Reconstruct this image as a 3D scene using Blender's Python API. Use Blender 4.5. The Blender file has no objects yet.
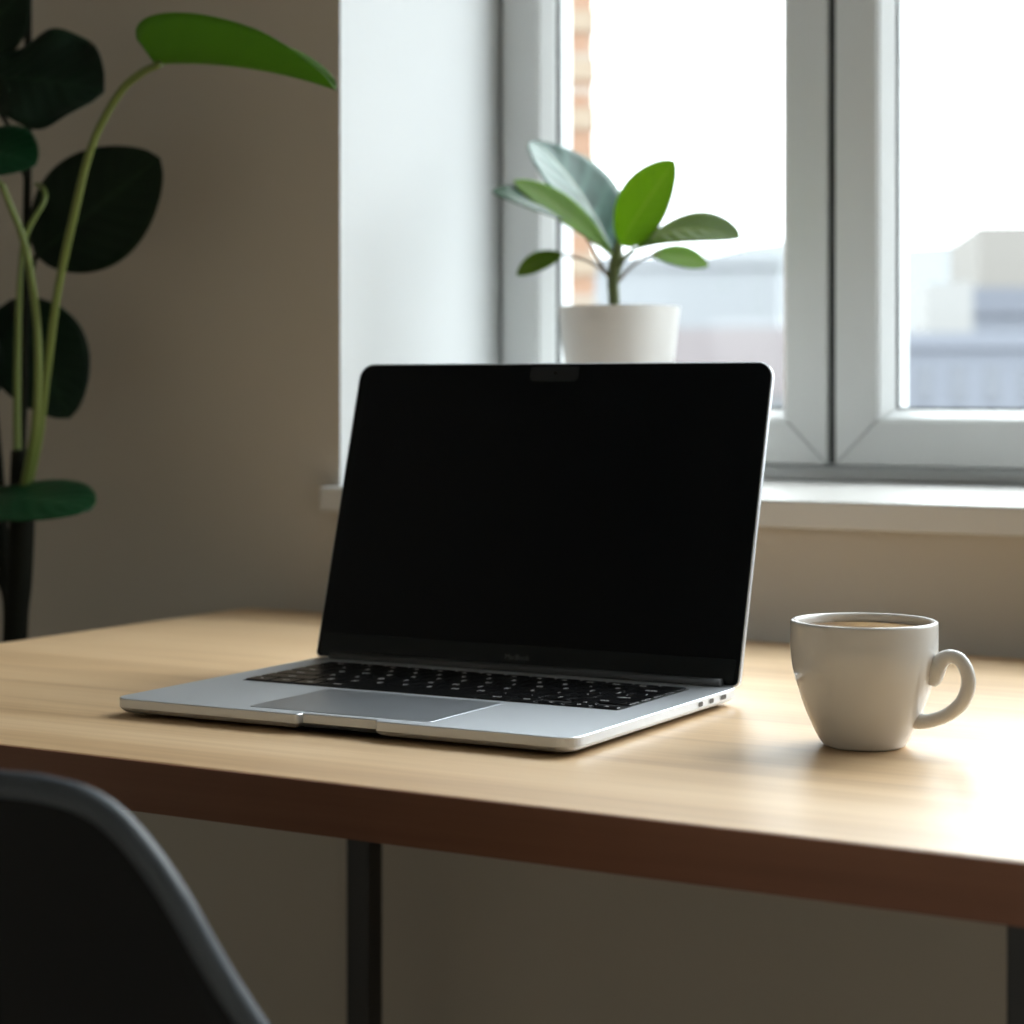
import bpy, bmesh, math, random
from mathutils import Vector, Matrix

C = bpy.context.scene
COL = C.collection
PI = math.pi
rnd = random.Random(7)

# ------------------------------------------------------------------ camera
cam_d = bpy.data.cameras.new('camera')
cam = bpy.data.objects.new('camera', cam_d)
COL.objects.link(cam)
cam.location = (0, 0, 0.965)
cam.rotation_euler = (PI / 2, 0, 0.5364)
cam_d.sensor_width = 36.0
cam_d.lens = 75.4
cam_d.shift_y = -0.1213
cam_d.clip_start = 0.02
cam_d.clip_end = 2000
cam_d.dof.use_dof = True
cam_d.dof.focus_distance = 1.40
cam_d.dof.aperture_fstop = 6.6
C.camera = cam

# ------------------------------------------------------------------ sky: bright overcast
world = bpy.data.worlds.new('overcast_sky')
C.world = world
world.use_nodes = True
bg = world.node_tree.nodes['Background']
bg.inputs['Color'].default_value = (0.92, 0.97, 1.0, 1)
# an overcast sky is three times as bright at the zenith as at the horizon
wt = world.node_tree
tcw = wt.nodes.new('ShaderNodeTexCoord')
spw = wt.nodes.new('ShaderNodeSeparateXYZ')
wt.links.new(tcw.outputs['Generated'], spw.inputs[0])
mrw = wt.nodes.new('ShaderNodeMapRange')
mrw.inputs['To Min'].default_value = 1.0
mrw.inputs['To Max'].default_value = 3.0
wt.links.new(spw.outputs['Z'], mrw.inputs['Value'])
muw = wt.nodes.new('ShaderNodeMath')
muw.operation = 'MULTIPLY'
muw.inputs[1].default_value = 3.7
wt.links.new(mrw.outputs[0], muw.inputs[0])
wt.links.new(muw.outputs[0], bg.inputs['Strength'])

# a light portal in the window opening (guides sky sampling, adds no light)
pl = bpy.data.lights.new('window_portal', 'AREA')
pl.shape = 'RECTANGLE'
pl.size = 2.95
pl.size_y = 1.62
pl.cycles.is_portal = True
po = bpy.data.objects.new('window_portal', pl)
COL.objects.link(po)
po.location = (0.16, 2.24, 1.66)
po.rotation_euler = (-PI / 2, 0, 0)

# the sun behind thin cloud: a broad bright patch of sky, high to the right outside the window
sd = bpy.data.lights.new('veiled_sun', 'SUN')
sd.energy = 1.3
sd.angle = math.radians(38)
sd.color = (0.97, 0.985, 1.0)
so_ = bpy.data.objects.new('veiled_sun', sd)
COL.objects.link(so_)
so_.location = (3, 6, 5)
so_.rotation_euler = Vector((-0.50, -1.0, -0.80)).to_track_quat('-Z', 'Y').to_euler()

C.view_settings.view_transform = 'Standard'
C.view_settings.look = 'None'
C.view_settings.gamma = 1.0
C.view_settings.use_curve_mapping = False
C.view_settings.exposure = 0.0


# ------------------------------------------------------------------ materials
def mat(name, color, rough=0.5, metal=0.0, spec=0.5, coat=0.0, trans=0.0):
    m = bpy.data.materials.new(name)
    m.use_nodes = True
    p = m.node_tree.nodes['Principled BSDF']
    p.inputs['Base Color'].default_value = (*color, 1)
    p.inputs['Roughness'].default_value = rough
    p.inputs['Metallic'].default_value = metal
    p.inputs['Specular IOR Level'].default_value = spec
    p.inputs['Coat Weight'].default_value = coat
    return m


def nd(m, t, **kw):
    n = m.node_tree.nodes.new(t)
    for k, v in kw.items():
        if k in n.inputs:
            n.inputs[k].default_value = v
        else:
            setattr(n, k, v)
    return n


def lk(m, a, b):
    m.node_tree.links.new(a, b)


def ramp(m, stops):
    r = m.node_tree.nodes.new('ShaderNodeValToRGB')
    e = r.color_ramp.elements
    while len(e) < len(stops):
        e.new(0.5)
    for i, (p, c) in enumerate(stops):
        e[i].position = p
        e[i].color = (*c, 1)
    return r


def bump(m, scale, strength, dist=0.002, detail=3):
    p = m.node_tree.nodes['Principled BSDF']
    tc = nd(m, 'ShaderNodeTexCoord')
    n = nd(m, 'ShaderNodeTexNoise', Scale=scale, Detail=detail)
    lk(m, tc.outputs['Object'], n.inputs['Vector'])
    b = nd(m, 'ShaderNodeBump', Strength=strength, Distance=dist)
    lk(m, n.outputs['Fac'], b.inputs['Height'])
    lk(m, b.outputs['Normal'], p.inputs['Normal'])
    return m


def wood(name, stops, rough, along=(1.2, 16.0, 16.0), spec=0.5):
    m = mat(name, (0.5, 0.3, 0.15), rough, spec=spec)
    p = m.node_tree.nodes['Principled BSDF']
    tc = nd(m, 'ShaderNodeTexCoord')
    mp = nd(m, 'ShaderNodeMapping')
    mp.inputs['Scale'].default_value = along
    lk(m, tc.outputs['Object'], mp.inputs['Vector'])
    n1 = nd(m, 'ShaderNodeTexNoise', Scale=1.0, Detail=5.0, Roughness=0.55, Distortion=0.6)
    lk(m, mp.outputs['Vector'], n1.inputs['Vector'])
    mp2 = nd(m, 'ShaderNodeMapping')
    mp2.inputs['Scale'].default_value = (along[0] * 4, along[1] * 9, along[2] * 9)
    lk(m, tc.outputs['Object'], mp2.inputs['Vector'])
    n2 = nd(m, 'ShaderNodeTexNoise', Scale=1.0, Detail=3.0)
    lk(m, mp2.outputs['Vector'], n2.inputs['Vector'])
    mx = nd(m, 'ShaderNodeMath', operation='MULTIPLY_ADD')
    lk(m, n2.outputs['Fac'], mx.inputs[0])
    mx.inputs[1].default_value = 0.35
    sb = nd(m, 'ShaderNodeMath', operation='SUBTRACT')
    lk(m, n1.outputs['Fac'], sb.inputs[0])
    sb.inputs[1].default_value = 0.17
    lk(m, sb.outputs[0], mx.inputs[2])
    r = ramp(m, stops)
    lk(m, mx.outputs[0], r.inputs['Fac'])
    lk(m, r.outputs['Color'], p.inputs['Base Color'])
    b = nd(m, 'ShaderNodeBump', Strength=0.08, Distance=0.001)
    lk(m, n2.outputs['Fac'], b.inputs['Height'])
    lk(m, b.outputs['Normal'], p.inputs['Normal'])
    return m


def leafmat(name, dark, light, vein, rough=0.35, transl=0.35, tcol=None, veins=9.0, vstr=0.6, spec=0.3):
    """UV.x runs base to tip, UV.y across the blade; midrib and side veins follow the UVs."""
    m = mat(name, dark, rough, spec=spec)
    t = m.node_tree
    p = t.nodes['Principled BSDF']
    uv = nd(m, 'ShaderNodeTexCoord')
    sp = nd(m, 'ShaderNodeSeparateXYZ')
    lk(m, uv.outputs['UV'], sp.inputs[0])
    s = nd(m, 'ShaderNodeMath', operation='SUBTRACT')
    lk(m, sp.outputs['Y'], s.inputs[0])
    s.inputs[1].default_value = 0.5
    a = nd(m, 'ShaderNodeMath', operation='ABSOLUTE')
    lk(m, s.outputs[0], a.inputs[0])
    rib = nd(m, 'ShaderNodeMapRange')
    rib.inputs['From Min'].default_value = 0.012
    rib.inputs['From Max'].default_value = 0.045
    rib.inputs['To Min'].default_value = 1.0
    rib.inputs['To Max'].default_value = 0.0
    lk(m, a.outputs[0], rib.inputs['Value'])
    # side veins: stripes in (t - 0.6*|s|)
    k = nd(m, 'ShaderNodeMath', operation='MULTIPLY_ADD')
    lk(m, a.outputs[0], k.inputs[0])
    k.inputs[1].default_value = -0.55
    lk(m, sp.outputs['X'], k.inputs[2])
    w = nd(m, 'ShaderNodeMath', operation='MULTIPLY')
    lk(m, k.outputs[0], w.inputs[0])
    w.inputs[1].default_value = veins * 2 * PI
    sn = nd(m, 'ShaderNodeMath', operation='SINE')
    lk(m, w.outputs[0], sn.inputs[0])
    sv = nd(m, 'ShaderNodeMapRange')
    sv.inputs['From Min'].default_value = 0.2
    sv.inputs['From Max'].default_value = 1.0
    sv.inputs['To Max'].default_value = vstr
    lk(m, sn.outputs[0], sv.inputs['Value'])
    no = nd(m, 'ShaderNodeTexNoise', Scale=3.0, Detail=3.0)
    lk(m, uv.outputs['UV'], no.inputs['Vector'])
    r = ramp(m, [(0.3, dark), (0.7, light)])
    lk(m, no.outputs['Fac'], r.inputs['Fac'])
    mx = nd(m, 'ShaderNodeMixRGB')
    lk(m, sv.outputs[0], mx.inputs['Fac'])
    lk(m, r.outputs['Color'], mx.inputs['Color1'])
    mx.inputs['Color2'].default_value = (*light, 1)
    mx2 = nd(m, 'ShaderNodeMixRGB')
    lk(m, rib.outputs[0], mx2.inputs['Fac'])
    lk(m, mx.outputs['Color'], mx2.inputs['Color1'])
    mx2.inputs['Color2'].default_value = (*vein, 1)
    lk(m, mx2.outputs['Color'], p.inputs['Base Color'])
    b = nd(m, 'ShaderNodeBump', Strength=0.2, Distance=0.0015)
    lk(m, sn.outputs[0], b.inputs['Height'])
    lk(m, b.outputs['Normal'], p.inputs['Normal'])
    if transl > 0:
        tr = nd(m, 'ShaderNodeBsdfTranslucent')
        tr.inputs['Color'].default_value = (*(tcol or light), 1)
        ms = nd(m, 'ShaderNodeMixShader')
        ms.inputs['Fac'].default_value = transl
        lk(m, p.outputs['BSDF'], ms.inputs[1])
        lk(m, tr.outputs['BSDF'], ms.inputs[2])
        lk(m, ms.outputs['Shader'], t.nodes['Material Output'].inputs['Surface'])
    return m


def glass(name):
    m = bpy.data.materials.new(name)
    m.use_nodes = True
    t = m.node_tree
    t.nodes.remove(t.nodes['Principled BSDF'])
    tr = nd(m, 'ShaderNodeBsdfTransparent')
    tr.inputs['Color'].default_value = (0.97, 0.985, 0.98, 1)
    gl = nd(m, 'ShaderNodeBsdfGlossy')
    gl.inputs['Roughness'].default_value = 0.0
    lw = nd(m, 'ShaderNodeLayerWeight')
    lw.inputs['Blend'].default_value = 0.5
    pw = nd(m, 'ShaderNodeMath', operation='POWER')
    lk(m, lw.outputs['Facing'], pw.inputs[0])
    pw.inputs[1].default_value = 5.0
    fr = nd(m, 'ShaderNodeMath', operation='MULTIPLY_ADD')
    lk(m, pw.outputs[0], fr.inputs[0])
    fr.inputs[1].default_value = 0.5
    fr.inputs[2].default_value = 0.03
    ms = nd(m, 'ShaderNodeMixShader')
    lk(m, fr.outputs[0], ms.inputs['Fac'])
    lk(m, tr.outputs[0], ms.inputs[1])
    lk(m, gl.outputs[0], ms.inputs[2])
    lk(m, ms.outputs[0], t.nodes['Material Output'].inputs['Surface'])
    return m


M = {}
M['wall'] = bump(mat('wall_paint', (0.57, 0.52, 0.45), 0.85, spec=0.2), 90, 0.12)
M['reveal'] = mat('white_reveal_paint', (0.63, 0.65, 0.66), 0.8, spec=0.2)
M['ceil'] = mat('ceiling_paint', (0.66, 0.67, 0.67), 0.9, spec=0.2)
M['floor'] = wood('floor_boards', [(0.3, (0.64, 0.58, 0.50)), (0.7, (0.76, 0.70, 0.61))], 0.5, (1.0, 9.0, 9.0))
M['desk'] = wood('desk_wood', [(0.25, (0.50, 0.305, 0.145)), (0.5, (0.68, 0.455, 0.245)), (0.75, (0.80, 0.57, 0.34))], 0.40,
                 (1.1, 15.0, 15.0))
M['desk'].node_tree.nodes['Principled BSDF'].inputs['IOR'].default_value = 2.2      # satin lacquer
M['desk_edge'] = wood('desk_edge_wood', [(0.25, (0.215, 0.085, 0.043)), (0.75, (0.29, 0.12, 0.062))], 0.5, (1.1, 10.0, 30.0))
M['black_metal'] = mat('black_metal', (0.010, 0.011, 0.013), 0.28, spec=0.6)
M['pvc'] = mat('white_pvc', (0.70, 0.72, 0.725), 0.35)
M['sillm'] = mat('white_sill', (0.62, 0.61, 0.59), 0.30)
M['rubber'] = mat('grey_gasket', (0.05, 0.055, 0.055), 0.7)
M['glass'] = glass('window_glass')
M['alu'] = bump(mat('silver_aluminium', (0.66, 0.69, 0.73), 0.48, metal=1.0), 900, 0.02, 0.0005)
M['alu_pad'] = mat('trackpad_glass', (0.50, 0.53, 0.57), 0.34, metal=0.9)
M['screen'] = mat('black_screen', (0.0018, 0.0032, 0.0052), 0.16, spec=0.18)
M['chin'] = mat('black_chin', (0.0060, 0.0100, 0.0125), 0.25, spec=0.28)
M['notch'] = mat('webcam_strip', (0.014, 0.017, 0.020), 0.3, spec=0.35)
M['lens'] = mat('webcam_lens', (0.001, 0.001, 0.002), 0.1)
M['key'] = mat('black_key', (0.006, 0.006, 0.007), 0.26, spec=0.4)
M['tray'] = mat('key_tray', (0.006, 0.006, 0.007), 0.5, spec=0.3)
M['legend'] = mat('white_legend', (0.80, 0.80, 0.80), 0.5)
M['logo'] = mat('grey_legend', (0.085, 0.092, 0.095), 0.5)
M['dark'] = mat('dark_plastic', (0.01, 0.01, 0.011), 0.5)
M['hinge'] = mat('grey_hinge', (0.035, 0.038, 0.042), 0.45)
M['port'] = mat('port_hole', (0.004, 0.004, 0.005), 0.4)
M['ceramic'] = mat('glazed_ceramic', (0.72, 0.71, 0.69), 0.06, spec=0.6)
M['potm'] = bump(mat('matte_ceramic', (0.78, 0.76, 0.74), 0.55), 60, 0.05)
M['potg'] = mat('planter_grey', (0.10, 0.10, 0.10), 0.6)
M['soil'] = bump(mat('potting_soil', (0.03, 0.02, 0.014), 0.95), 60, 0.9, 0.01)
M['stem'] = mat('young_stem', (0.10, 0.13, 0.035), 0.5)
M['stem_br'] = mat('brown_stem', (0.16, 0.12, 0.07), 0.55)
M['petiole'] = mat('green_petiole', (0.15, 0.20, 0.045), 0.42)
M['trunk'] = mat('dark_trunk', (0.010, 0.011, 0.007), 0.8, spec=0.15)
M['chair'] = mat('black_shell', (0.0045, 0.0052, 0.006), 0.55, spec=0.2)
M['rim'] = mat('window_lit_rim', (0.055, 0.066, 0.080), 0.45, spec=0.5)  # black edge, with the bluish highlight from the window put into its colour
M['leaf_bright'] = leafmat('bright_leaf', (0.12, 0.25, 0.025), (0.18, 0.33, 0.04), (0.30, 0.38, 0.10), 0.5, 0.50, (0.34, 0.52, 0.04), spec=0.15)
M['leaf_sheen'] = leafmat('sheen_striped_leaf', (0.008, 0.050, 0.036), (0.06, 0.15, 0.12), (0.26, 0.34, 0.29), 0.36, 0.06, (0.10, 0.25, 0.05), veins=5.0, vstr=1.0, spec=0.20)  # vein stripes here also paint the pale sheen into the blade colour
M['leaf_olive'] = leafmat('olive_leaf', (0.07, 0.14, 0.02), (0.12, 0.20, 0.035), (0.20, 0.27, 0.08), 0.45, 0.35, (0.28, 0.38, 0.04), spec=0.10)
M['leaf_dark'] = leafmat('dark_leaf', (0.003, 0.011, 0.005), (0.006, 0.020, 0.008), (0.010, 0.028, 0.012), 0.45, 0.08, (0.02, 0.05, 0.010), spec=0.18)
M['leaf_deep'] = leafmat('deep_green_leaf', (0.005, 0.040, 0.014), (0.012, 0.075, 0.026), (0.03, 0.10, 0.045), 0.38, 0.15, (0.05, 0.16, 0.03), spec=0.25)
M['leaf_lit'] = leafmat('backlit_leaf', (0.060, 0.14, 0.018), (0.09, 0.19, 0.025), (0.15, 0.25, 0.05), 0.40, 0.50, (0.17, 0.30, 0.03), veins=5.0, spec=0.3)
M['coffee'] = None


def coffee():
    m = mat('milk_coffee', (0.35, 0.20, 0.08), 0.15)
    p = m.node_tree.nodes['Principled BSDF']
    tc = nd(m, 'ShaderNodeTexCoord')
    n = nd(m, 'ShaderNodeTexNoise', Scale=60.0, Detail=2.0)
    lk(m, tc.outputs['Object'], n.inputs['Vector'])
    r = ramp(m, [(0.35, (0.28, 0.14, 0.05)), (0.65, (0.50, 0.32, 0.14))])
    lk(m, n.outputs['Fac'], r.inputs['Fac'])
    lk(m, r.outputs['Color'], p.inputs['Base Color'])
    return m


M['coffee'] = coffee()


def brickmat():
    m = mat('orange_brick', (0.5, 0.2, 0.1), 0.9)
    p = m.node_tree.nodes['Principled BSDF']
    tc = nd(m, 'ShaderNodeTexCoord')
    mp = nd(m, 'ShaderNodeMapping')
    mp.inputs['Rotation'].default_value = (PI / 2, 0, 0)
    lk(m, tc.outputs['Object'], mp.inputs['Vector'])
    b = nd(m, 'ShaderNodeTexBrick')
    b.inputs['Color1'].default_value = (0.19, 0.105, 0.065, 1)
    b.inputs['Color2'].default_value = (0.21, 0.125, 0.08, 1)
    b.inputs['Mortar'].default_value = (0.22, 0.19, 0.16, 1)
    b.inputs['Scale'].default_value = 1.0
    b.inputs['Brick Width'].default_value = 0.25
    b.inputs['Row Height'].default_value = 0.11
    b.inputs['Mortar Size'].default_value = 0.012
    lk(m, mp.outputs['Vector'], b.inputs['Vector'])
    lk(m, b.outputs['Color'], p.inputs['Base Color'])
    return m


M['brick'] = brickmat()
M['cream'] = mat('cream_stone', (0.21, 0.165, 0.12), 0.9)
M['b_beige'] = mat('beige_render', (0.175, 0.166, 0.153), 0.9)
M['b_white'] = mat('white_render', (0.225, 0.225, 0.22), 0.9)
M['b_blue'] = mat('blue_grey_cladding', (0.135, 0.147, 0.175), 0.8)
M['b_slate'] = mat('slate_roof', (0.11, 0.12, 0.145), 0.8)
M['b_pale'] = mat('pale_cladding', (0.20, 0.212, 0.226), 0.8)
M['b_rose'] = mat('rose_roof', (0.175, 0.157, 0.162), 0.85)
M['b_win'] = mat('far_window', (0.11, 0.12, 0.14), 0.2)
M['hill'] = mat('hazy_hill', (0.115, 0.125, 0.132), 0.95)
M['ground'] = mat('street_ground', (0.15, 0.15, 0.15), 0.95)


# ------------------------------------------------------------------ object helpers
def link(name, bm, m, parent=None, smooth=False, loc=None):
    me = bpy.data.meshes.new(name)
    bmesh.ops.recalc_face_normals(bm, faces=bm.faces)
    bm.to_mesh(me)
    bm.free()
    me.materials.append(m)
    if smooth:
        for p in me.polygons:
            p.use_smooth = True
    o = bpy.data.objects.new(name, me)
    COL.objects.link(o)
    if parent:
        o.parent = parent
    if loc:
        o.location = loc
    return o


def thing(name, label, cat, loc=(0, 0, 0), rz=0.0, group=None):
    o = bpy.data.objects.new(name, None)
    COL.objects.link(o)
    o.empty_display_size = 0.05
    o.location = loc
    o.rotation_euler = (0, 0, rz)
    o['label'] = label
    o['category'] = cat
    if group:
        o['group'] = group
    return o


def struct(name, bm, m, parent=None, label=None):
    o = link(name, bm, m, parent)
    if parent is None:
        o['kind'] = 'structure'
        if label:
            o['label'] = label
            o['category'] = name.split('_')[0]
    return o


def box(bm, x0, x1, y0, y1, z0, z1):
    v = [bm.verts.new(p) for p in ((x0, y0, z0), (x1, y0, z0), (x1, y1, z0), (x0, y1, z0),
                                   (x0, y0, z1), (x1, y0, z1), (x1, y1, z1), (x0, y1, z1))]
    for f in ((0, 3, 2, 1), (4, 5, 6, 7), (0, 1, 5, 4), (1, 2, 6, 5), (2, 3, 7, 6), (3, 0, 4, 7)):
        bm.faces.new([v[i] for i in f])


def boxbm(*a):
    bm = bmesh.new()
    box(bm, *a)
    return bm


def bev(o, w, seg=2, ang=0.6):
    b = o.modifiers.new('bevel', 'BEVEL')
    b.width = w
    b.segments = seg
    b.limit_method = 'ANGLE'
    b.angle_limit = ang
    for p in o.data.polygons:
        p.use_smooth = True
    wn = o.modifiers.new('wn', 'WEIGHTED_NORMAL')
    wn.keep_sharp = False
    return o


def loft(bm, rings, cap=True, closed=True):
    """rings: list of lists of points, equal counts."""
    vs = [[bm.verts.new(p) for p in r] for r in rings]
    n = len(rings[0])
    for a, b in zip(vs[:-1], vs[1:]):
        for i in range(n if closed else n - 1):
            j = (i + 1) % n
            bm.faces.new((a[i], a[j], b[j], b[i]))
    if cap:
        bm.faces.new(list(reversed(vs[0])))
        bm.faces.new(vs[-1])
    return vs


def lathe(bm, prof, n=64, c=(0, 0)):
    rings = []
    for r, z in prof:
        rings.append([(c[0] + max(r, 1e-5) * math.cos(2 * PI * i / n), c[1] + max(r, 1e-5) * math.sin(2 * PI * i / n), z) for i in range(n)])
    loft(bm, rings, cap=True)


def catmull(pts, k=8):
    """pts: list of tuples of any dimension; returns a dense smooth list."""
    P = [tuple(p) for p in pts]
    P = [tuple(2 * a - b for a, b in zip(P[0], P[1]))] + P + [tuple(2 * a - b for a, b in zip(P[-1], P[-2]))]
    out = []
    for i in range(1, len(P) - 2):
        for s in range(k):
            t = s / k
            q = []
            for a, b, c, d in zip(P[i - 1], P[i], P[i + 1], P[i + 2]):
                q.append(0.5 * (2 * b + (c - a) * t + (2 * a - 5 * b + 4 * c - d) * t * t + (3 * b - a - 3 * c + d) * t ** 3))
            out.append(tuple(q))
    out.append(P[-2])
    return out


def tube(bm, pts, n=12, flat=1.0, k=8):
    """pts: (x, y, z, radius); a smooth tapered tube."""
    D = catmull(pts, k)
    V = [Vector(p[:3]) for p in D]
    prev = None
    rings = []
    for i, p in enumerate(D):
        t = (V[min(i + 1, len(V) - 1)] - V[max(i - 1, 0)]).normalized()
        if prev is None:
            ref = Vector((0, 0, 1)) if abs(t.z) < 0.9 else Vector((1, 0, 0))
            a = t.cross(ref).normalized()
        else:
            a = (prev - t * prev.dot(t)).normalized()
        prev = a
        b = t.cross(a)
        r = p[3]
        rings.append([tuple(V[i] + (a * math.cos(2 * PI * j / n) + b * math.sin(2 * PI * j / n) * flat) * r) for j in range(n)])
    loft(bm, rings)


def rrect(w, h, r, n=8, rb=None):
    """rounded rectangle outline, centred in x, y from 0 to h; r top radius, rb bottom radius."""
    rb = r if rb is None else rb
    out = []
    for cx, cy, a0, rr in ((w / 2, 0, -PI / 2, rb), (w / 2, h, 0, r), (-w / 2, h, PI / 2, r), (-w / 2, 0, PI, rb)):
        sx = -1 if cx > 0 else 1
        sy = 1 if cy == 0 else -1
        for i in range(n + 1):
            a = a0 + (PI / 2) * i / n
            out.append((cx + sx * rr + rr * math.cos(a), cy + sy * rr + rr * math.sin(a)))
    return out


def inset(poly, d):
    n = len(poly)
    out = []
    for i in range(n):
        p0, p, p1 = Vector(poly[i - 1]), Vector(poly[i]), Vector(poly[(i + 1) % n])
        e0 = (p - p0)
        e1 = (p1 - p)
        if e0.length < 1e-9: e0 = e1
        if e1.length < 1e-9: e1 = e0
        n0 = Vector((-e0.y, e0.x)).normalized()
        n1 = Vector((-e1.y, e1.x)).normalized()
        q = (n0 + n1)
        q = q.normalized() / max(0.35, q.normalized().dot(n0)) if q.length > 1e-6 else n0
        out.append(tuple(p + q * d))
    return out


def dedupe(poly):
    out = []
    for p in poly:
        if not out or (Vector(p) - Vector(out[-1])).length > 1e-6:
            out.append(p)
    if (Vector(out[0]) - Vector(out[-1])).length < 1e-6:
        out.pop()
    return out


def slab(poly, levels):
    """levels: list of (z, inset)."""
    poly = dedupe(poly)
    bm = bmesh.new()
    loft(bm, [[(x, y, z) for x, y in (inset(poly, d) if d else poly)] for z, d in levels])
    return bm


# ------------------------------------------------------------------ the room
YW, YO = 1.79, 2.235            # inner face of the window wall, outer face
X0, X1, Z0, Z1 = -1.268, 1.60, 0.865, 2.44   # window opening
RX0, RX1, RY0, RZ1 = -2.15, 2.2, -1.5, 2.70

bm = bmesh.new()
XS = X0 - 0.018                # the left reveal splays outward
loft(bm, [[(RX0 - 0.12, YW, z), (X0, YW, z), (XS, 2.13, z), (XS, YO, z), (RX0 - 0.12, YO, z)] for z in (-0.1, RZ1 + 0.1)])
box(bm, X1, RX1 + 0.12, YW, YO, -0.1, RZ1 + 0.1)
box(bm, XS, X1, YW + 0.0005, YO, -0.1, Z0 - 0.026)
box(bm, XS, X1, YW + 0.0005, YO, Z1, RZ1 + 0.1)
wall = struct('wall_back', bm, M['wall'])
# the window reveals are painted white
wall.data.materials.append(M['reveal'])
for p in wall.data.polygons:
    c = p.center
    if XS - 0.01 < c.x < X1 + 0.01 and YW + 0.01 < c.y < YO - 0.01 and Z0 < c.z < Z1 + 0.05 and abs(p.normal.y) < 0.3:
        p.material_index = 1
struct('wall_left', boxbm(RX0 - 0.12, RX0, RY0 - 0.12, YW, -0.1, RZ1 + 0.1), M['wall'])
struct('wall_right', boxbm(RX1, RX1 + 0.12, RY0 - 0.12, YW, -0.1, RZ1 + 0.1), M['wall'])
struct('wall_front', boxbm(RX0, RX1, RY0 - 0.12, RY0, -0.1, RZ1 + 0.1), M['wall'])
struct('floor', boxbm(RX0 - 0.12, RX1 + 0.12, RY0 - 0.12, YO, -0.2, 0.0), M['floor'])
struct('ceiling', boxbm(RX0 - 0.12, RX1 + 0.12, RY0 - 0.12, YO, RZ1, RZ1 + 0.15), M['ceil'])

# three-sash window, widened to the right out of view for more light
win = bpy.data.objects.new('window_1', None)
COL.objects.link(win)
win['kind'] = 'structure'
YF = 2.13


def ring_frame(bm, x0, x1, z0, z1, prof, gap=0.0004):
    """a mitred rectangular frame; prof is a closed list of (distance inward, y)."""
    cs = [((x0, z0), (1, 1)), ((x1, z0), (-1, 1)), ((x1, z1), (-1, -1)), ((x0, z1), (1, -1))]
    for i in range(4):
        (ca, da), (cb, db) = cs[i], cs[(i + 1) % 4]
        e = Vector((cb[0] - ca[0], cb[1] - ca[1])).normalized() * gap
        A = [(ca[0] + da[0] * d + e.x, y, ca[1] + da[1] * d + e.y) for d, y in prof]
        B = [(cb[0] + db[0] * d - e.x, y, cb[1] + db[1] * d - e.y) for d, y in prof]
        loft(bm, [A, B])


bm = bmesh.new()
ring_frame(bm, XS, X1, Z0, Z1, [(0, YF + 0.016), (0.0170, YF + 0.016), (0.0170, YF + 0.085), (0, YF + 0.085)], 0)
for xm in (-0.8725, 0.42):
    box(bm, xm - 0.016, xm + 0.016, YF + 0.030, YF + 0.085, Z0 + 0.018, Z1 - 0.018)
fr = link('window_frame', bm, M['pvc'], win)
bev(fr, 0.0025)
for (a, b, fw) in ((XS + 0.006, -0.8768, 0.0470), (-0.8682, 0.4157, 0.0475), (0.4243, X1 - 0.01, 0.0475)):
    zb, zt = Z0 + 0.0180, Z1 - 0.012
    bm = bmesh.new()
    ring_frame(bm, a, b, zb, zt, [(0, YF), (fw, YF), (fw, YF + 0.062), (0, YF + 0.062)])
    s = link('sash', bm, M['pvc'], win)
    bev(s, 0.0022)
    bm = bmesh.new()
    e = fw - 0.001
    ring_frame(bm, a + e, b - e, zb + e, zt - e, [(0, YF + 0.003), (0.003, YF + 0.003), (0.0125, YF + 0.020), (0.0125, YF + 0.026), (0, YF + 0.026)])
    link('glazing_bead', bm, M['pvc'], s)
    bm = bmesh.new()
    ring_frame(bm, a + e, b - e, zb + e, zt - e, [(0, YF + 0.0262), (0.0150, YF + 0.0255), (0.0150, YF + 0.0294), (0, YF + 0.0294)])
    link('gasket', bm, M['rubber'], s)
    bm = bmesh.new()
    ring_frame(bm, a + e, b - e, zb + e, zt - e, [(0, YF + 0.037), (0.0125, YF + 0.037), (0.0125, YF + 0.062), (0, YF + 0.062)])
    link('outer_rebate', bm, M['pvc'], s)
    link('glass_pane', boxbm(a + e, b - e, YF + 0.0295, YF + 0.0365, zb + e, zt - e), M['glass'], s)
for xm in (-0.8725, 0.42):
    link('sash_seal', boxbm(xm - 0.0039, xm + 0.0039, YF + 0.004, YF + 0.029, Z0 + 0.020, Z1 - 0.014), M['rubber'], win)
sl = link('window_sill', boxbm(X0 - 0.010, X1 + 0.010, 1.766, YW - 0.0005, Z0 - 0.0255, Z0), M['sillm'], win)
bm = bmesh.new()
box(bm, X0 - 0.010, X1 + 0.010, 1.766, YW - 0.0005, Z0 - 0.0255, Z0)
bm.free()
bev(sl, 0.003, 3)
sl2 = link('sill_board', boxbm(XS, X1, YW - 0.001, YF + 0.03, Z0 - 0.0255, Z0), M['sillm'], win)

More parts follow.
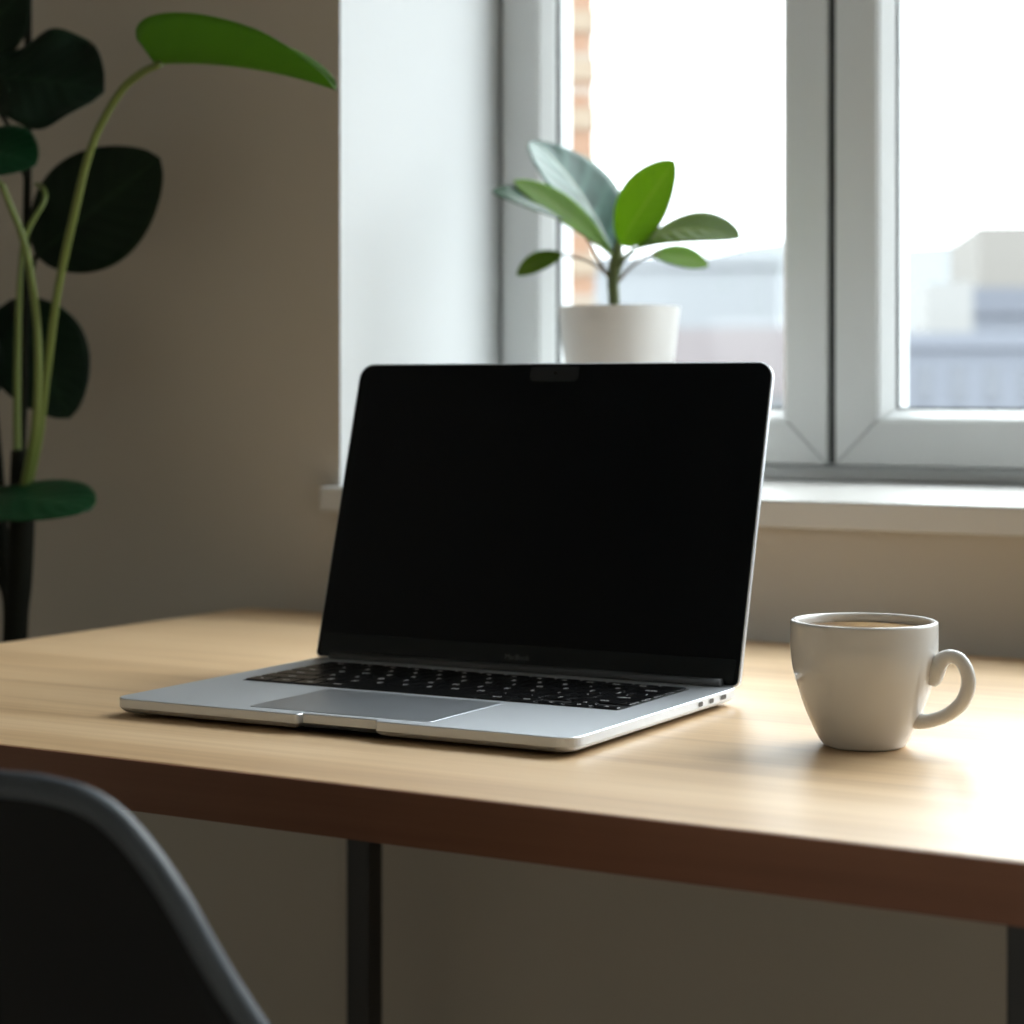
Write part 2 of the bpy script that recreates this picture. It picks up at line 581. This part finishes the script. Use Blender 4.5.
# ------------------------------------------------------------------ desk
DX0, DX1, DY0, DY1, DZ = -1.3556, -0.262, 0.998, 1.7505, 0.74
TH = 0.031
desk = thing('desk', 'light wooden desk with thick dark-edged top and black square metal legs', 'desk', ((DX0 + DX1) / 2, (DY0 + DY1) / 2, 0))
hx, hy = (DX1 - DX0) / 2, (DY1 - DY0) / 2
bm = boxbm(-hx, hx, -hy + 0.002, hy, DZ - TH, DZ)
bev(link('tabletop', bm, M['desk'], desk), 0.0015, 2)
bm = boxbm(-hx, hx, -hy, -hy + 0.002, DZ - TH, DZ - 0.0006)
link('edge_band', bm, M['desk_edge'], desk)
cx, cy = desk.location.x, desk.location.y
for (lx, ly) in ((-1.1974, 1.700), (-0.3300, 1.700), (-1.1974, 1.030), (-0.3300, 1.030)):
    g = 0.0255
    bm = boxbm(lx - cx, lx + g - cx, ly - cy, ly + g - cy, 0, DZ - TH)
    bev(link('leg', bm, M['black_metal'], desk), 0.0015, 2)

# ------------------------------------------------------------------ laptop
LW, LD = 0.3562, 0.2597
lap = thing('laptop', 'open silver laptop with blank black screen on the wooden desk', 'laptop', (-0.8101, 1.1293, DZ), 0.0307)
ZB = 0.0125
out = rrect(LW, LD, 0.012, 8, 0.014)
# finger notch in the middle of the front edge (front edge runs at y = 0)
nx, nw, ndp = 0.0062, 0.029, 0.0055
notch = []
for i in range(7):
    a = PI / 2 * i / 6
    notch.append((nx - nw - 0.003 * (1 - math.sin(a)), ndp * (1 - math.cos(a))))
for i in range(7):
    a = PI / 2 * (1 - i / 6)
    notch.append((nx + nw + 0.003 * (1 - math.sin(a)), ndp * (1 - math.cos(a))))
full = out[-1:] + notch + out[:-1]
bm = slab(full, [(0.0028, 0.0048), (0.0044, 0.0016), (0.0064, 0.0), (ZB - 0.0006, 0.0), (ZB, 0.0006)])
base = link('base', bm, M['alu'], lap)
bm = slab(rrect(LW - 0.016, LD - 0.016, 0.012, 6), [(0.0016, 0.002), (0.0030, 0.0)])
o = link('bottom_plate', bm, M['dark'], lap)
o.location.y = 0.008
for fx in (-0.15, 0.15):
    for fy in (0.03, 0.23):
        bm = bmesh.new()
        lathe(bm, [(0.008, 0.0), (0.009, 0.0018)], 20, (fx, fy))
        link('rubber_foot', bm, M['rubber'], lap)

# keyboard tray and keys
KX, KY0, KY1 = 0.1515, 0.1160, 0.2300
bm = slab([(x, y + KY0 - 0.001) for x, y in rrect(2 * KX + 0.002, KY1 - KY0 + 0.002, 0.003, 4)], [(ZB - 0.0004, 0), (ZB + 0.0001, 0)])
tray = link('keyboard_tray', bm, M['tray'], lap)
U = 2 * KX / 14.5
RH = (KY1 - KY0) / 6
rows = [
    [(1, 'fn'), (1, 'ctrl'), (1, 'opt'), (1.25, 'cmd'), (5, ''), (1.25, 'cmd'), (1, 'opt')],
    [(2.25, 'shift')] + [(1, c) for c in 'ZXCVBNM,./'] + [(2.25, 'shift')],
    [(1.75, 'caps')] + [(1, c) for c in "ASDFGHJKL;'"] + [(1.75, 'return')],
    [(1.5, 'tab')] + [(1, c) for c in 'QWERTYUIOP[]\\'],
    [(1, c) for c in '`1234567890-='] + [(1.5, 'delete')],
    [(1.5, 'esc')] + [(1, 'F%d' % i) for i in range(1, 13)] + [(1, '')],
]


def textmesh(s, size, m, name, parent, loc, rot=(0, 0, 0)):
    cu = bpy.data.curves.new(name, 'FONT')
    cu.body = s
    cu.size = size
    cu.align_x = 'CENTER'
    cu.align_y = 'CENTER'
    cu.extrude = 0.00006
    cu.resolution_u = 2
    t = bpy.data.objects.new(name, cu)
    COL.objects.link(t)
    bpy.context.view_layer.update()
    me = bpy.data.meshes.new_from_object(t.evaluated_get(bpy.context.evaluated_depsgraph_get()))
    me.name = name
    bpy.data.objects.remove(t)
    bpy.data.curves.remove(cu)
    me.materials.clear()
    me.materials.append(m)
    o = bpy.data.objects.new(name, me)
    COL.objects.link(o)
    o.parent = parent
    o.location = loc
    o.rotation_euler = rot
    return o


def key(x0, x1, y0, y1, s):
    g = 0.0011
    w, h = x1 - x0 - 2 * g, y1 - y0 - 2 * g
    bm = slab(rrect(w, h, 0.0018, 4), [(ZB + 0.0001, 0.0), (ZB + 0.0009, 0.0), (ZB + 0.0012, 0.0003)])
    k = link('key', bm, M['key'], lap)
    k.location = ((x0 + x1) / 2, y0 + g, 0)
    if s:
        sz = 0.0064 if len(s) == 1 else 0.0038
        textmesh(s, sz, M['legend'], 'legend', k, (0, h / 2, ZB + 0.00124))


for r, row in enumerate(rows):
    x = -KX
    y = KY0 + r * RH
    for w, s in row:
        key(x, x + w * U, y, y + RH, s)
        x += w * U
    if r == 0:
        key(x, x + U, y, y + RH / 2, '<')
        key(x + U, x + 2 * U, y, y + RH / 2, 'v')
        key(x + U, x + 2 * U, y + RH / 2, y + RH, '^')
        key(x + 2 * U, x + 3 * U, y, y + RH / 2, '>')

bm = slab([(x - 0.001, y + 0.0125) for x, y in rrect(0.142, 0.0945, 0.004, 5)], [(ZB - 0.0004, 0), (ZB + 0.0001, 0), (ZB + 0.00035, 0.0003)])
link('trackpad', bm, M['alu_pad'], lap)

# ports on the right side near the hinge
for py, w in ((0.190, 0.0085), (0.208, 0.0090), (0.229, 0.0105)):
    bm = slab(rrect(w, 0.0046, 0.0021, 5), [(-0.0002, 0.0), (0.0003, 0.0), (0.0003, 0.0006)])
    p = link('port', bm, M['alu'], lap)
    p.matrix_local = Matrix(((0, 0, 1, LW / 2), (1, 0, 0, py), (0, 1, 0, 0.0066), (0, 0, 0, 1)))
    bm = slab(rrect(w - 0.0014, 0.0032, 0.0015, 5), [(0.0, 0.0), (0.00045, 0.0)])
    q = link('port_opening', bm, M['port'], p)
    q.location = (0, 0.0007, 0)

# hinge barrel and lid
bm = bmesh.new()
n = 20
loft(bm, [[(sx * 0.166, LD - 0.0058 + 0.0046 * math.cos(2 * PI * i / n), ZB + 0.0012 + 0.0042 * math.sin(2 * PI * i / n)) for i in range(n)] for sx in (-1, 1)])
link('hinge', bm, M['hinge'], lap, True)
LH, TILT, LWL = 0.2421, 0.2791, 0.3625
lid_poly = rrect(LWL, LH, 0.0125, 10, 0.005)
lid = link('lid', slab(lid_poly, [(-0.0048, 0.0016), (-0.0040, 0.0), (-0.0006, 0.0), (0.0, 0.0006)]), M['alu'], lap)
cT, sT = math.cos(TILT), math.sin(TILT)
# lid local axes: x across, y up the lid, z out of the screen
lid.matrix_local = Matrix(((1, 0, 0, -0.0039), (0, sT, -cT, LD - 0.0012), (0, cT, sT, ZB - 0.0008), (0, 0, 0, 1)))
pane = link('screen', slab(inset(dedupe(lid_poly), 0.0011), [(-0.0002, 0), (0.0004, 0.0)]), M['screen'], lid)
bm = slab([(x, y + 0.0014) for x, y in rrect(LWL - 0.008, 0.0185, 0.001, 3, 0.004)], [(0.00041, 0), (0.00048, 0)])
link('screen_chin', bm, M['chin'], lid)
bm = slab([(x - 0.0005, y + LH - 0.0150) for x, y in rrect(0.0425, 0.0118, 0.0008, 3, 0.004)], [(0.00041, 0), (0.00052, 0)])
link('webcam_strip', bm, M['notch'], lid)
bm = bmesh.new()
lathe(bm, [(0.0016, 0.0005), (0.0016, 0.0007), (0.0011, 0.0007)], 16, (0.0005, LH - 0.0085))
link('webcam_lens', bm, M['lens'], lid)
textmesh('MacBook', 0.0056, M['logo'], 'chin_lettering', lid, (0.0, 0.0105, 0.0006))

# ------------------------------------------------------------------ mug
MUG = (-0.4990, 1.2725, DZ)
mug = thing('mug', 'white glossy ceramic mug of coffee on the desk right of the laptop', 'mug', MUG)
outer = [(0.0, 0.0), (0.0235, 0.0), (0.0258, 0.0012), (0.0293, 0.0065), (0.0363, 0.0216), (0.0416, 0.0370), (0.0446, 0.048), (0.0460, 0.060), (0.0461, 0.070), (0.0461, 0.0772)]
prof = catmull(outer[2:], 5)
prof = outer[:2] + prof + [(0.0459, 0.0785), (0.0447, 0.0791), (0.0430, 0.0789), (0.0421, 0.0775), (0.0422, 0.0750), (0.0424, 0.065), (0.0420, 0.058), (0.038, 0.035), (0.028, 0.010), (0.015, 0.006), (0.0, 0.006)]
bm = bmesh.new()
lathe(bm, prof, 96)
link('mug_body', bm, M['ceramic'], mug, True)
# handle towards image right and a little towards the viewer
ha = 0.5364 - 0.50
hd = Vector((math.cos(ha), math.sin(ha), 0))
hp = [(0.0430, 0.0415, 0.0032), (0.0448, 0.0455, 0.0052), (0.0466, 0.0520, 0.0058), (0.0500, 0.0565, 0.0048), (0.0550, 0.0592, 0.0040), (0.0615, 0.0578, 0.0039),
      (0.0662, 0.0505, 0.0041), (0.0668, 0.0410, 0.0042), (0.0625, 0.0310, 0.0041), (0.0540, 0.0235, 0.0039), (0.0440, 0.0192, 0.0040), (0.0370, 0.0180, 0.0045), (0.0325, 0.0178, 0.0042)]
bm = bmesh.new()
tube(bm, [(hd.x * r, hd.y * r, z, q) for r, z, q in hp], 16, 1.1, 6)
link('handle', bm, M['ceramic'], mug, True)
bm = bmesh.new()
lathe(bm, [(0.0, 0.0725), (0.0421, 0.0725), (0.04235, 0.0737), (0.0, 0.0734)], 64)
link('coffee', bm, M['coffee'], mug, True)


# ------------------------------------------------------------------ leaves and stems
def leaf(name, base, tip, hw, nrm, m, parent, sag=0.0, fold=0.15, peak=0.42, heart=0.0, curl=0.0, thick=0.0007, nt=32, ns=12, origin=(0, 0, 0), wave=0.0):
    """base, tip: points; hw: half width; nrm: which way the upper face looks."""
    B, T = Vector(base) - Vector(origin), Vector(tip) - Vector(origin)
    d = T - B
    L = d.length
    d.normalize()
    nv = Vector(nrm)
    nv = (nv - d * nv.dot(d)).normalized()
    sd = d.cross(nv)
    p = 1.0 / peak * 0.62
    bm = bmesh.new()
    uvl = bm.loops.layers.uv.new('UVMap')
    mx = max((max(1e-6, math.sin(PI * (i / 200.0) ** (math.log(0.5) / math.log(peak)))) ** 0.62) for i in range(201))
    G = []
    for i in range(nt + 1):
        t = i / nt
        e = math.log(0.5) / math.log(peak)
        w = (max(0.0, math.sin(PI * min(1, t) ** e)) ** 0.62) / mx * hw
        w = max(w, hw * 0.012)
        row = []
        for j in range(ns + 1):
            s = -1 + 2 * j / ns
            back = heart * L * (abs(s) ** 1.4) * (w / hw) * max(0, 1 - t * 1.6)
            q = B + d * (L * t - back) + sd * (w * s) + nv * (sag * L * 4 * t * (1 - t) + fold * abs(s) ** 1.3 * w - curl * L * t * t
                                                             + wave * hw * math.sin(5 * PI * t) * abs(s) ** 2)
            row.append((bm.verts.new(q), (t, (s + 1) / 2)))
        G.append(row)
    for i in range(nt):
        for j in range(ns):
            q = (G[i][j], G[i + 1][j], G[i + 1][j + 1], G[i][j + 1])
            f = bm.faces.new([a[0] for a in q])
            for lp, a in zip(f.loops, q):
                lp[uvl].uv = a[1]
    o = link(name, bm, m, parent, True)
    sol = o.modifiers.new('thickness', 'SOLIDIFY')
    sol.thickness = thick
    sol.offset = 0
    return o


def stem(name, pts, m, parent, origin, n=10):
    bm = bmesh.new()
    tube(bm, [(p[0] - origin[0], p[1] - origin[1], p[2] - origin[2], p[3]) for p in pts], n)
    return link(name, bm, m, parent, True)


# view axes of the place, for giving leaf faces a direction (towards the desk side, right along the room)
VR = Vector((math.cos(0.5364), math.sin(0.5364), 0))
VF = Vector((-math.sin(0.5364), math.cos(0.5364), 0))


def dirv(r, f, u):
    return VR * r + VF * f + Vector((0, 0, u))


# small plant on the sill
SP = ((-1.0473, 1.9800, 1.0493)[0], 1.98, 0.865)
sp = thing('potted_plant', 'small leafy green plant in white pot on the window sill', 'plant', SP)
bm = bmesh.new()
HR = (-1.0473, 1.9800, 1.0493)[2] - 0.865
lathe(bm, [(0.0, 0.0), (0.041, 0.0), (0.043, 0.002), (0.0634, HR - 0.002), (0.0630, HR), (0.0595, HR), (0.0580, HR - 0.004), (0.0565, HR - 0.022), (0.0, HR - 0.022)], 64)
pot = link('pot', bm, M['potm'], sp, True)
pot.data.set_sharp_from_angle(angle=0.7)
bm = bmesh.new()
lathe(bm, [(0.0, HR - 0.024), (0.0562, HR - 0.024), (0.0566, HR - 0.016), (0.03, HR - 0.010), (0.0, HR - 0.009)], 40)
link('soil', bm, M['soil'], sp, True)
stem('stem', [(*(-1.0532, 1.9800, 1.0379), 0.0062), (*(-1.0532, 1.9800, 1.0567), 0.0060), (*(-1.0544, 1.9800, 1.0776), 0.0062), (*(-1.0509, 1.9800, 1.0963), 0.0072), (*(-1.0485, 1.9800, 1.1130), 0.0046), (*(-1.0462, 1.9800, 1.1275), 0.0014)], M['stem'], sp, SP, 12)
stem('petiole', [(*(-1.0544, 1.9800, 1.0735), 0.0022), (*(-1.0621, 1.9700, 1.0920), 0.0018), (*(-1.0732, 1.9600, 1.1189), 0.0016), (*(-1.0855, 1.9500, 1.1396), 0.0016)], M['stem_br'], sp, SP)
stem('petiole', [(*(-1.0556, 1.9800, 1.0777), 0.0020), (*(-1.0645, 1.9700, 1.0900), 0.0016), (*(-1.0804, 1.9600, 1.0993), 0.0013), (*(-1.1035, 1.9500, 1.1048), 0.0013)], M['stem_br'], sp, SP)
stem('petiole', [(*(-1.0509, 1.9800, 1.0734), 0.0020), (*(-1.0396, 1.9900, 1.0902), 0.0016), (*(-1.0272, 2.0000, 1.1019), 0.0013), (*(-1.0147, 2.0100, 1.1062), 0.0013)], M['stem_br'], sp, SP)
stem('petiole', [(*(-1.0497, 1.9800, 1.0880), 0.0030), (*(-1.0388, 1.9750, 1.0999), 0.0026), (*(-1.0245, 1.9700, 1.1085), 0.0022)], M['stem'], sp, SP)
leaf('leaf', (-1.0544, 1.9800, 1.1069), (-1.1789, 2.0300, 1.2351), 0.046, dirv(0.50, -0.75, 0.40), M['leaf_sheen'], sp, sag=0.05, fold=0.22, peak=0.50, origin=SP)
leaf('leaf', (-1.0409, 1.9700, 1.1142), (-0.9575, 1.9300, 1.1922), 0.030, dirv(-0.25, -0.95, 0.25), M['leaf_bright'], sp, sag=0.02, fold=0.18, peak=0.48, origin=SP)
leaf('leaf', (-1.0327, 1.9700, 1.1005), (-0.8817, 1.9200, 1.1117), 0.034, dirv(-0.05, -0.62, 0.75), M['leaf_olive'], sp, sag=0.12, fold=0.08, peak=0.50, origin=SP)
leaf('leaf', (-1.0264, 2.0100, 1.1045), (-0.9724, 2.0400, 1.0960), 0.019, dirv(0.1, -0.6, 0.7), M['leaf_bright'], sp, sag=0.05, fold=0.1, peak=0.55, curl=0.05, origin=SP)
leaf('leaf', (-1.0438, 1.9600, 1.1013), (-1.1450, 1.9300, 1.1824), 0.022, dirv(0.40, -0.70, 0.70), M['leaf_bright'], sp, sag=0.06, fold=0.10, peak=0.60, origin=SP)
leaf('leaf', (-1.0820, 1.9500, 1.1353), (-1.1538, 1.9000, 1.1690), 0.030, dirv(0.1, -0.45, 0.9), M['leaf_deep'], sp, sag=0.08, fold=0.05, peak=0.55, origin=SP)
leaf('leaf', (-1.0987, 1.9500, 1.1046), (-1.1355, 1.9200, 1.0823), 0.013, dirv(0.1, -0.75, 0.7), M['leaf_olive'], sp, sag=0.08, fold=0.1, peak=0.5, origin=SP)

# tall plant beside the desk
BP = (-1.545, 1.60, 0.0)
bp = thing('potted_plant', 'tall plant with big dark oval leaves beside left end of desk', 'plant', BP)
bm = bmesh.new()
lathe(bm, [(0.0, 0.0), (0.085, 0.0), (0.088, 0.003), (0.118, 0.235), (0.116, 0.24), (0.108, 0.24), (0.105, 0.205), (0.0, 0.205)], 48)
pt = link('planter', bm, M['potg'], bp, True)
pt.data.set_sharp_from_angle(angle=0.7)
bm = bmesh.new()
lathe(bm, [(0.0, 0.200), (0.1045, 0.200), (0.1052, 0.212), (0.0, 0.222)], 40)
link('soil', bm, M['soil'], bp, True)
S = lambda n, pts, m: stem(n, pts, M[m], bp, BP, 12)
S('trunk', [(-1.54, 1.60, 0.20, 0.017), (-1.54, 1.60, 0.45, 0.015), (*(-1.5333, 1.6000, 0.7011), 0.0125), (*(-1.5266, 1.6000, 0.7718), 0.0125), (*(-1.5238, 1.6000, 0.8322), 0.0130), (*(-1.5238, 1.6000, 0.8724), 0.0125), (*(-1.5266, 1.6000, 0.9025), 0.009)], 'trunk')
S('trunk', [(-1.575, 1.61, 0.20, 0.012), (-1.58, 1.61, 0.50, 0.010), (*(-1.5594, 1.6200, 0.7075), 0.0080), (*(-1.5677, 1.6200, 0.7889), 0.0075), (*(-1.5760, 1.6200, 0.8808), 0.006), (*(-1.5844, 1.6200, 0.9525), 0.005)], 'trunk')
# petioles
S('petiole', [(*(-1.5211, 1.6000, 0.8524), 0.0052), (*(-1.4929, 1.5900, 0.9132), 0.0046), (*(-1.4717, 1.5800, 0.9825), 0.0042), (*(-1.4388, 1.5600, 1.0597), 0.0040), (*(-1.4001, 1.5400, 1.1293), 0.0038), (*(-1.3597, 1.5200, 1.1916), 0.0037), (*(-1.3105, 1.5000, 1.2325), 0.0036), (*(-1.2759, 1.4900, 1.2478), 0.0036), (*(-1.2443, 1.4800, 1.2531), 0.0034)], 'petiole')
S('petiole', [(*(-1.5143, 1.5900, 0.8530), 0.0050), (*(-1.4768, 1.5700, 0.9334), 0.0044), (*(-1.4648, 1.5600, 1.0116), 0.0040), (*(-1.4645, 1.5500, 1.0744), 0.0038), (*(-1.4667, 1.5400, 1.1127), 0.0037), (*(-1.4728, 1.5300, 1.1413), 0.0033), (*(-1.4735, 1.5200, 1.1607), 0.0030)], 'petiole')
S('petiole', [(*(-1.4689, 1.5450, 1.1083), 0.0030), (*(-1.4632, 1.5500, 1.1258), 0.0026), (*(-1.4569, 1.5600, 1.1457), 0.0024), (*(-1.4663, 1.5700, 1.1586), 0.0024), (*(-1.4862, 1.5800, 1.1662), 0.0022)], 'petiole')
S('petiole', [(*(-1.5388, 1.6100, 0.8515), 0.0046), (*(-1.5402, 1.6100, 0.9324), 0.0042), (*(-1.5388, 1.6100, 1.0134), 0.0036), (*(-1.5361, 1.6100, 1.0740), 0.0030), (*(-1.5402, 1.6200, 1.1203), 0.0028)], 'petiole')
S('trunk', [(*(-1.5456, 1.6200, 0.8712), 0.0050), (*(-1.5497, 1.6300, 0.9730), 0.0046), (*(-1.5469, 1.6300, 1.0956), 0.0044), (*(-1.5442, 1.6300, 1.2283), 0.0042), (*(-1.5442, 1.6300, 1.3406), 0.0040), (*(-1.5442, 1.6300, 1.4223), 0.0036)], 'trunk')
S('petiole', [(*(-1.5483, 1.6300, 1.0241), 0.0030), (*(-1.5584, 1.6450, 1.0658), 0.0026), (*(-1.5614, 1.6600, 1.1017), 0.0024)], 'trunk')
S('petiole', [(*(-1.5497, 1.6300, 0.9730), 0.0030), (*(-1.5723, 1.6450, 1.0196), 0.0026), (*(-1.5965, 1.6600, 1.0558), 0.0024)], 'trunk')
S('petiole', [(*(-1.5455, 1.6300, 1.1773), 0.0030), (*(-1.5332, 1.5900, 1.2285), 0.0026), (*(-1.5527, 1.5600, 1.2723), 0.0024)], 'trunk')
S('petiole', [(*(-1.4755, 1.5220, 1.1591), 0.0028), (*(-1.5172, 1.5350, 1.1856), 0.0026), (*(-1.5646, 1.5500, 1.2014), 0.0024)], 'petiole')
S('petiole', [(*(-1.5442, 1.6300, 1.2691), 0.0028), (*(-1.5538, 1.6000, 1.2713), 0.0026), (*(-1.5879, 1.5800, 1.2956), 0.0024)], 'trunk')
S('petiole', [(*(-1.5525, 1.6100, 0.7496), 0.0028), (*(-1.5616, 1.5800, 0.8070), 0.0026), (*(-1.5815, 1.5600, 0.8465), 0.0024)], 'trunk')
# leaves
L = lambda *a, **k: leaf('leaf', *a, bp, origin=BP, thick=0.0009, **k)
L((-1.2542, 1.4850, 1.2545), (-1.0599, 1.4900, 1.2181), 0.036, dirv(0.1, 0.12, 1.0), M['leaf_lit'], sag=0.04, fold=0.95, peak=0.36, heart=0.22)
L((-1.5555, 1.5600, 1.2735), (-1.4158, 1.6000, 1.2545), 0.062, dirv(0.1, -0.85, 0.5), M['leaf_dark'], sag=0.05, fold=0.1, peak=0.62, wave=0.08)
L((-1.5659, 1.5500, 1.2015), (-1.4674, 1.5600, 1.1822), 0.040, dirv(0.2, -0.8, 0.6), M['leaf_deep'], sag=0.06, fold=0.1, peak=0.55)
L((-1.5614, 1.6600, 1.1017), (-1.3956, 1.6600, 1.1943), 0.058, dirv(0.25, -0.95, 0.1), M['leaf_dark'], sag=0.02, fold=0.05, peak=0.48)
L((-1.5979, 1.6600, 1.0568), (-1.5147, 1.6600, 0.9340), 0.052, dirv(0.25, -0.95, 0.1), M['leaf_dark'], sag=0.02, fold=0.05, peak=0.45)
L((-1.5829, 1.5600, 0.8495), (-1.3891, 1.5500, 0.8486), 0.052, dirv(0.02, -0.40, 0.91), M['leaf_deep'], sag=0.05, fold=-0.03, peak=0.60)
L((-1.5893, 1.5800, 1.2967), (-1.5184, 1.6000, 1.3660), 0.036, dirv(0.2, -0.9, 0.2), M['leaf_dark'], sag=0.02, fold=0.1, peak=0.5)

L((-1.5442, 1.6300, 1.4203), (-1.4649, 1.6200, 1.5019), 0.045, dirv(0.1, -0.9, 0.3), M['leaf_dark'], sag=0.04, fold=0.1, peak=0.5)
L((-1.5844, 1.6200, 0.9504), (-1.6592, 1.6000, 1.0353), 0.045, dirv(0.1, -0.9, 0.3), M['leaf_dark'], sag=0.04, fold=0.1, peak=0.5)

# ------------------------------------------------------------------ chair
CH = (-0.785, 0.90, 0.0)
ch = thing('chair', 'black moulded shell chair pulled up to front of the desk', 'chair', CH)
# centre line from the top of the back to the front of the seat: (y, z, half width, forward curl of the sides)
cl = [(-0.205, 0.790, 0.125, 0.002), (-0.203, 0.786, 0.156, 0.003), (-0.200, 0.773, 0.175, 0.005), (-0.193, 0.745, 0.190, 0.010), (-0.180, 0.700, 0.2025, 0.018), (-0.160, 0.640, 0.222, 0.030),
      (-0.135, 0.570, 0.240, 0.05), (-0.095, 0.500, 0.250, 0.06), (-0.03, 0.455, 0.250, 0.05), (0.06, 0.445, 0.245, 0.02), (0.16, 0.450, 0.240, 0.0), (0.235, 0.440, 0.225, 0.0), (0.255, 0.425, 0.20, 0.0)]
dn = catmull(cl, 5)
bm = bmesh.new()
nu = 24
edge_l, edge_r, grid = [], [], []
for i, (y, z, w, c) in enumerate(dn):
    a = dn[max(i - 1, 0)]
    b = dn[min(i + 1, len(dn) - 1)]
    t = Vector((0, b[0] - a[0], b[1] - a[1])).normalized()
    nv = Vector((0, -t.z, t.y))          # towards the sitter
    if nv.y < 0 and nv.z < 0:
        nv = -nv
    row = []
    for j in range(nu + 1):
        s = -1 + 2 * j / nu
        q = Vector((s * w, y, z)) + nv * (c * abs(s) ** 2.4)
        row.append(q)
    grid.append(row)
vs = [[bm.verts.new(q) for q in row] for row in grid]
for i in range(len(vs) - 1):
    for j in range(nu):
        bm.faces.new((vs[i][j], vs[i][j + 1], vs[i + 1][j + 1], vs[i + 1][j]))
shell = link('shell', bm, M['chair'], ch, True)
so = shell.modifiers.new('thickness', 'SOLIDIFY')
so.thickness = 0.007
so.offset = 0
loop = [r[-1] for r in reversed(grid)] + list(reversed(grid[0]))[1:-1] + [r[0] for r in grid]
loop = loop[::2]
bm = bmesh.new()
tube(bm, [(p.x, p.y, p.z, 0.0062) for p in loop], 10, 1.0, 3)
link('rim', bm, M['rim'], ch, True)
for sx in (-1, 1):
    for (y0, y1) in ((-0.06, -0.21), (0.13, 0.23)):
        bm = bmesh.new()
        tube(bm, [(sx * 0.12, y0, 0.445, 0.012), (sx * 0.17, (y0 + y1) / 2, 0.22, 0.012), (sx * 0.22, y1, 0.0, 0.009)], 12, 1.0, 4)
        link('leg', bm, M['black_metal'], ch, True)
bm = bmesh.new()
for a, b in (((-0.14, -0.08), (0.14, 0.15)), ((0.14, -0.08), (-0.14, 0.15))):
    tube(bm, [(a[0], a[1], 0.40, 0.006), (0, 0.035, 0.40, 0.006), (b[0], b[1], 0.40, 0.006)], 8, 1.0, 3)
link('brace', bm, M['black_metal'], ch, True)

# ------------------------------------------------------------------ outside the window
g = struct('ground_outside', boxbm(-260, 200, 4, 420, -9.4, -9.2), M['ground'])


def building(label, x0, x1, y0, y1, top, m, roof=None, rh=0.6, win=None, name='building'):
    t = thing(name, label, 'building', ((x0 + x1) / 2, y0, -9.2), 0.43)
    w, d = (x1 - x0) / 2, y1 - y0
    H = top + 9.2
    link('wall', boxbm(-w, w, 0, d, 0, H - (rh if roof else 0)), m, t)
    if roof:
        link('roof', boxbm(-w - 0.15, w + 0.15, -0.15, d + 0.15, H - rh, H), roof, t)
    if win:
        nx, nz, zlo = win
        bw, bh = 2 * w / nx, (H - rh - zlo) / nz
        for i in range(nx):
            for k in range(nz):
                xa = -w + bw * (i + 0.28)
                za = zlo + bh * (k + 0.25)
                link('window', boxbm(xa, xa + bw * 0.44, -0.06, 0, za, za + bh * 0.5), M['b_win'], t)
    return t


# brick house next door with light corner stones
bh = thing('brick_house', 'orange brick house corner close outside the left window pane', 'building', (-3.262, 6.0, -9.2))
bh.rotation_euler = (0, 0, 0.545)
link('wall', boxbm(-4.0, 0.0, 0.0, 5.0, 0, 16.0), M['brick'], bh)
for i in range(48):
    z = 8.2 + i * 0.155
    link('corner_stone', boxbm(-0.22, 0.006, -0.008, 0.25, z, z + 0.065), M['cream'], bh)

# the town in the distance
building('beige tower block at the right edge of the right window pane', (-26.5694, 80.0000, 7.2157)[0], (-22.0373, 80.0000, 7.0399)[0], 80.0, 92.0, (-25.8612, 80.0000, 7.1500)[2], M['b_beige'])
building('slate-roofed block standing low in front of the beige tower', (-23.4907, 70.0000, 4.2563)[0], (-19.6100, 70.0000, 4.1659)[0], 70.0, 78.0, (-22.6285, 70.0000, 4.3031)[2], M['b_blue'], M['b_slate'], 0.9, (6, 3, 7.0))
building('white house seen between hills and low blue-grey block', (-21.5491, 60.0000, 4.1109)[0], (-20.2242, 60.0000, 4.0769)[0], 60.0, 66.0, (-20.8830, 60.0000, 4.0358)[2], M['b_white'])
building('low blue-grey block nearest below the white house', (-20.7251, 54.0000, 2.3685)[0], (-15.5088, 54.0000, 2.3029)[0], 54.0, 58.0, (-18.7947, 54.0000, 2.3965)[2], M['b_blue'], M['b_blue'], 0.4, (6, 2, 7.5))
building('wide pale block seen through the left pane behind the small plant', (-43.2265, 80.0000, 6.8028)[0], (-35.4071, 80.0000, 6.5461)[0], 80.0, 90.0, (-37.1844, 80.0000, 6.4817)[2], M['b_pale'], M['b_pale'], 0.5)
building('long low house with rose roof in front of the wide pale block', (-32.0250, 62.0000, 3.1672)[0], (-25.0973, 62.0000, 3.0553)[0], 62.0, 68.0, (-28.4709, 62.0000, 2.8567)[2], M['b_pale'], M['b_rose'], 2.2)
bm = bmesh.new()
ring = []
for i in range(41):
    x = -330 + i * 8.0
    ring.append((x, 330 - 0.15 * x, 24.5 + 2.0 * math.sin(i * 0.33) + 1.2 * math.sin(i * 0.9 + 1)))
lo = [(x, y - 30, -9.2) for x, y, z in ring]
hi = [(x, y, z) for x, y, z in ring]
bk = [(x, y + 40, -9.2) for x, y, z in ring]
loft(bm, [lo, hi, bk], cap=False, closed=False)
h = link('hills', bm, M['hill'], None, True)
h['kind'] = 'structure'
